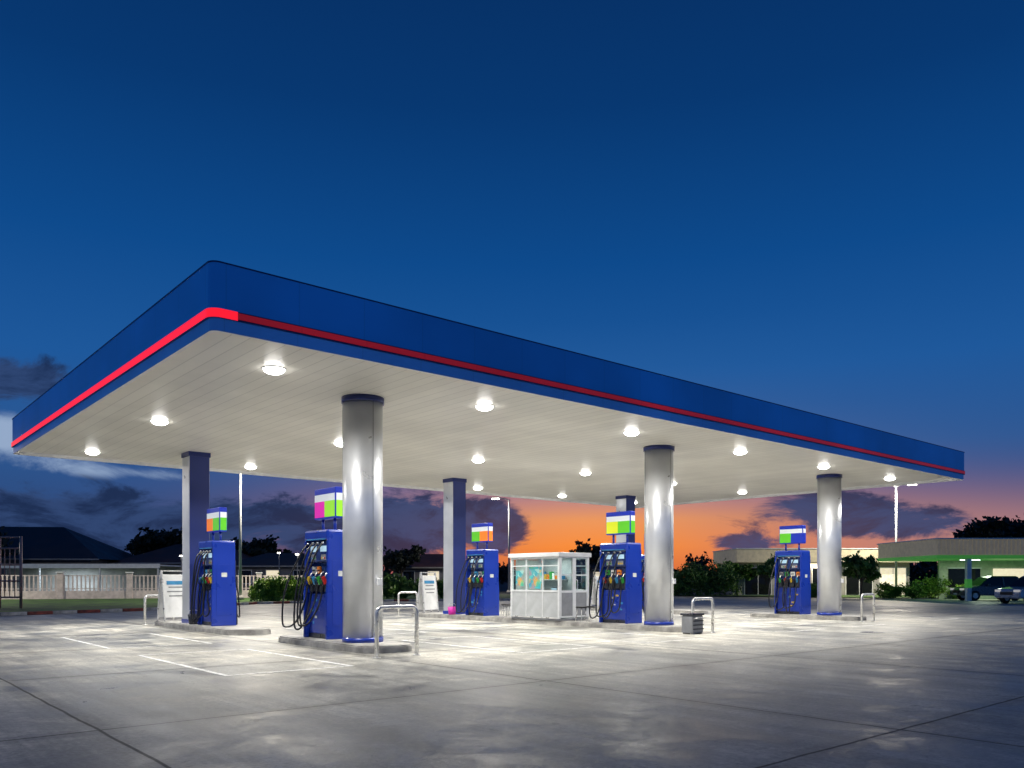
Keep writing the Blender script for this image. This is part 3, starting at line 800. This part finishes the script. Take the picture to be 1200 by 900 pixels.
bl = []
for k in range(150):
    e = -150+k*2.2+random.uniform(-1, 1); n = 135+random.uniform(-12, 12); h = random.uniform(2.6, 5.4)
    q = W(e, n); bl.append((q.x, q.y, h*.5, random.uniform(2, 4), random.uniform(2, 4), h*.55))
leaves('distant_trees', None, M['leafd'], bl, 42000, .4)
bl = []
for k in range(110):
    e = -260+k*6+random.uniform(-2, 2); n = 260+random.uniform(-20, 20); h = random.uniform(5, 9)
    q = W(e, n); bl.append((q.x, q.y, h*.5, random.uniform(5, 8), random.uniform(5, 8), h*.5))
leaves('distant_trees', None, M['leafd'], bl, 22000, .95)

for e, n, h in ((-55, 74, 4), (-24, 84, 4.2), (13, 98, 5.0), (27, 69.5, 4.6), (45, 72, 5), (-5, 100, 5), (-30, 74, 3.6), (-20, 76, 3.8)):
    p = empty('area_light', W(e, n), HEAD)
    tube('mast', p, M['grey'], [(0, 0, 0), (0, 0, h)], .05, 2, smooth=False)
    box('housing', p, M['grey'], -.18, .18, -.1, .1, h, h+.08, .01)
    box('lens', p, M['ledw'], -.15, .15, -.12, -.101, h-.04, h+.06)

# ================================================================= SKY
w = bpy.data.worlds.new('World'); sc.world = w; w.use_nodes = True
N = NT(w.node_tree); bg = N.n['Background']
tc = N.node('ShaderNodeTexCoord').outputs['Generated']
sp = N.node('ShaderNodeSeparateXYZ'); N.put(sp.inputs[0], tc); X, Y, Z = sp.outputs
fa = N.m('ADD', N.m('MULTIPLY', X, .6512), N.m('MULTIPLY', Y, .7588))
fb = N.m('SUBTRACT', N.m('MULTIPLY', X, .7588), N.m('MULTIPLY', Y, .6512))
az = N.m('ARCTAN2', fb, fa)
def gz(a0, z0, wa, wz, amp=1.):
    a = N.m('POWER', N.m('ABSOLUTE', N.m('DIVIDE', N.m('SUBTRACT', az, a0), wa)), 2.)
    if wz:
        b = N.m('POWER', N.m('ABSOLUTE', N.m('DIVIDE', N.m('SUBTRACT', Z, z0), wz)), 2.); a = N.m('ADD', a, b)
    return N.m('MULTIPLY', N.m('EXPONENT', N.m('MULTIPLY', a, -1.)), amp)
base = N.ramp(Z, [(0, s2l('#33486e')), (.07, s2l('#2c4a7c')), (.15, s2l('#2b5792')), (.24, s2l('#1e589b')), (.36, s2l('#0e4a8c')), (.5, s2l('#083871')), (.65, s2l('#072c5e')), (1, s2l('#031d3e'))])
warm = N.ramp(Z, [(0, s2l('#e0662a')), (.04, s2l('#fa8e3c')), (.075, s2l('#ec9960')), (.11, s2l('#c08c92')), (.15, s2l('#7c82ae')), (.25, s2l('#3f6fa8'))])
wf = N.m('MULTIPLY', gz(.10, 0, .28, None), N.ramp(Z, [(0, g(1)), (.07, g(1)), (.12, g(.6)), (.2, g(.2)), (.3, g(0))]))
wf2 = N.m('MULTIPLY', gz(.46, .040, .34, .050), .75)
col = N.mix(wf2, base, s2l('#c48a82'))
col = N.mix(wf, col, warm)
cbv = N.node('ShaderNodeCombineXYZ'); N.put(cbv.inputs[0], N.m('MULTIPLY', az, 9.)); N.put(cbv.inputs[1], N.m('MULTIPLY', Z, 22.))
cl = N.noise(cbv.outputs[0], 1.0, 7, .66, .5)
def sumb(L):
    s = None
    for b in L:
        q = gz(*b); s = q if s is None else N.m('ADD', s, q)
    return s
S1 = sumb([(-.56, .150, .12, .022, 1.2), (-.44, .118, .12, .010, .6)])
c1 = N.rng(N.m('ADD', S1, N.m('MULTIPLY', N.m('SUBTRACT', cl, .5), 1.4)), .3, .9)
col = N.mix(N.m('MULTIPLY', c1, .85), col, s2l('#9db2cf'))
S2 = sumb([(-.57, .205, .13, .030, .95), (-.45, .060, .36, .038, 1.1), (-.13, .07, .12, .04, .9), (-.02, .062, .030, .030, .95), (.36, .082, .09, .020, 1.05), (.45, .060, .10, .018, 1.), (.28, .042, .05, .014, 1.05), (.42, .022, .12, .010, .7), (-.9, .1, .3, .08, .8), (1.2, .08, .4, .04, .6)])
c2 = N.rng(N.m('ADD', S2, N.m('MULTIPLY', N.m('SUBTRACT', cl, .5), 2.2)), .42, .78)
cc = N.mix(N.m('MULTIPLY', gz(.28, .05, .22, .08), .45), s2l('#1c2b4c'), s2l('#4c4a6a'))
cc = N.mix(N.rng(cl, .42, .62), s2l('#314670'), cc)
col = N.mix(N.m('MULTIPLY', c2, .92), col, cc)
N.put(bg.inputs[0], col); bg.inputs[1].default_value = 1.0

# ================================================================= CAMERA
cd = bpy.data.cameras.new('camera'); cam = bpy.data.objects.new('camera', cd); link(cam)
cam.location = (-8.93, -15.30, 1.48); cam.rotation_euler = (math.radians(90), 0, HEAD)
cd.sensor_width = 36; cd.lens = 36*955/1200; cd.shift_y = 229/1200; cd.clip_end = 5000; cd.clip_start = .05
sc.camera = cam
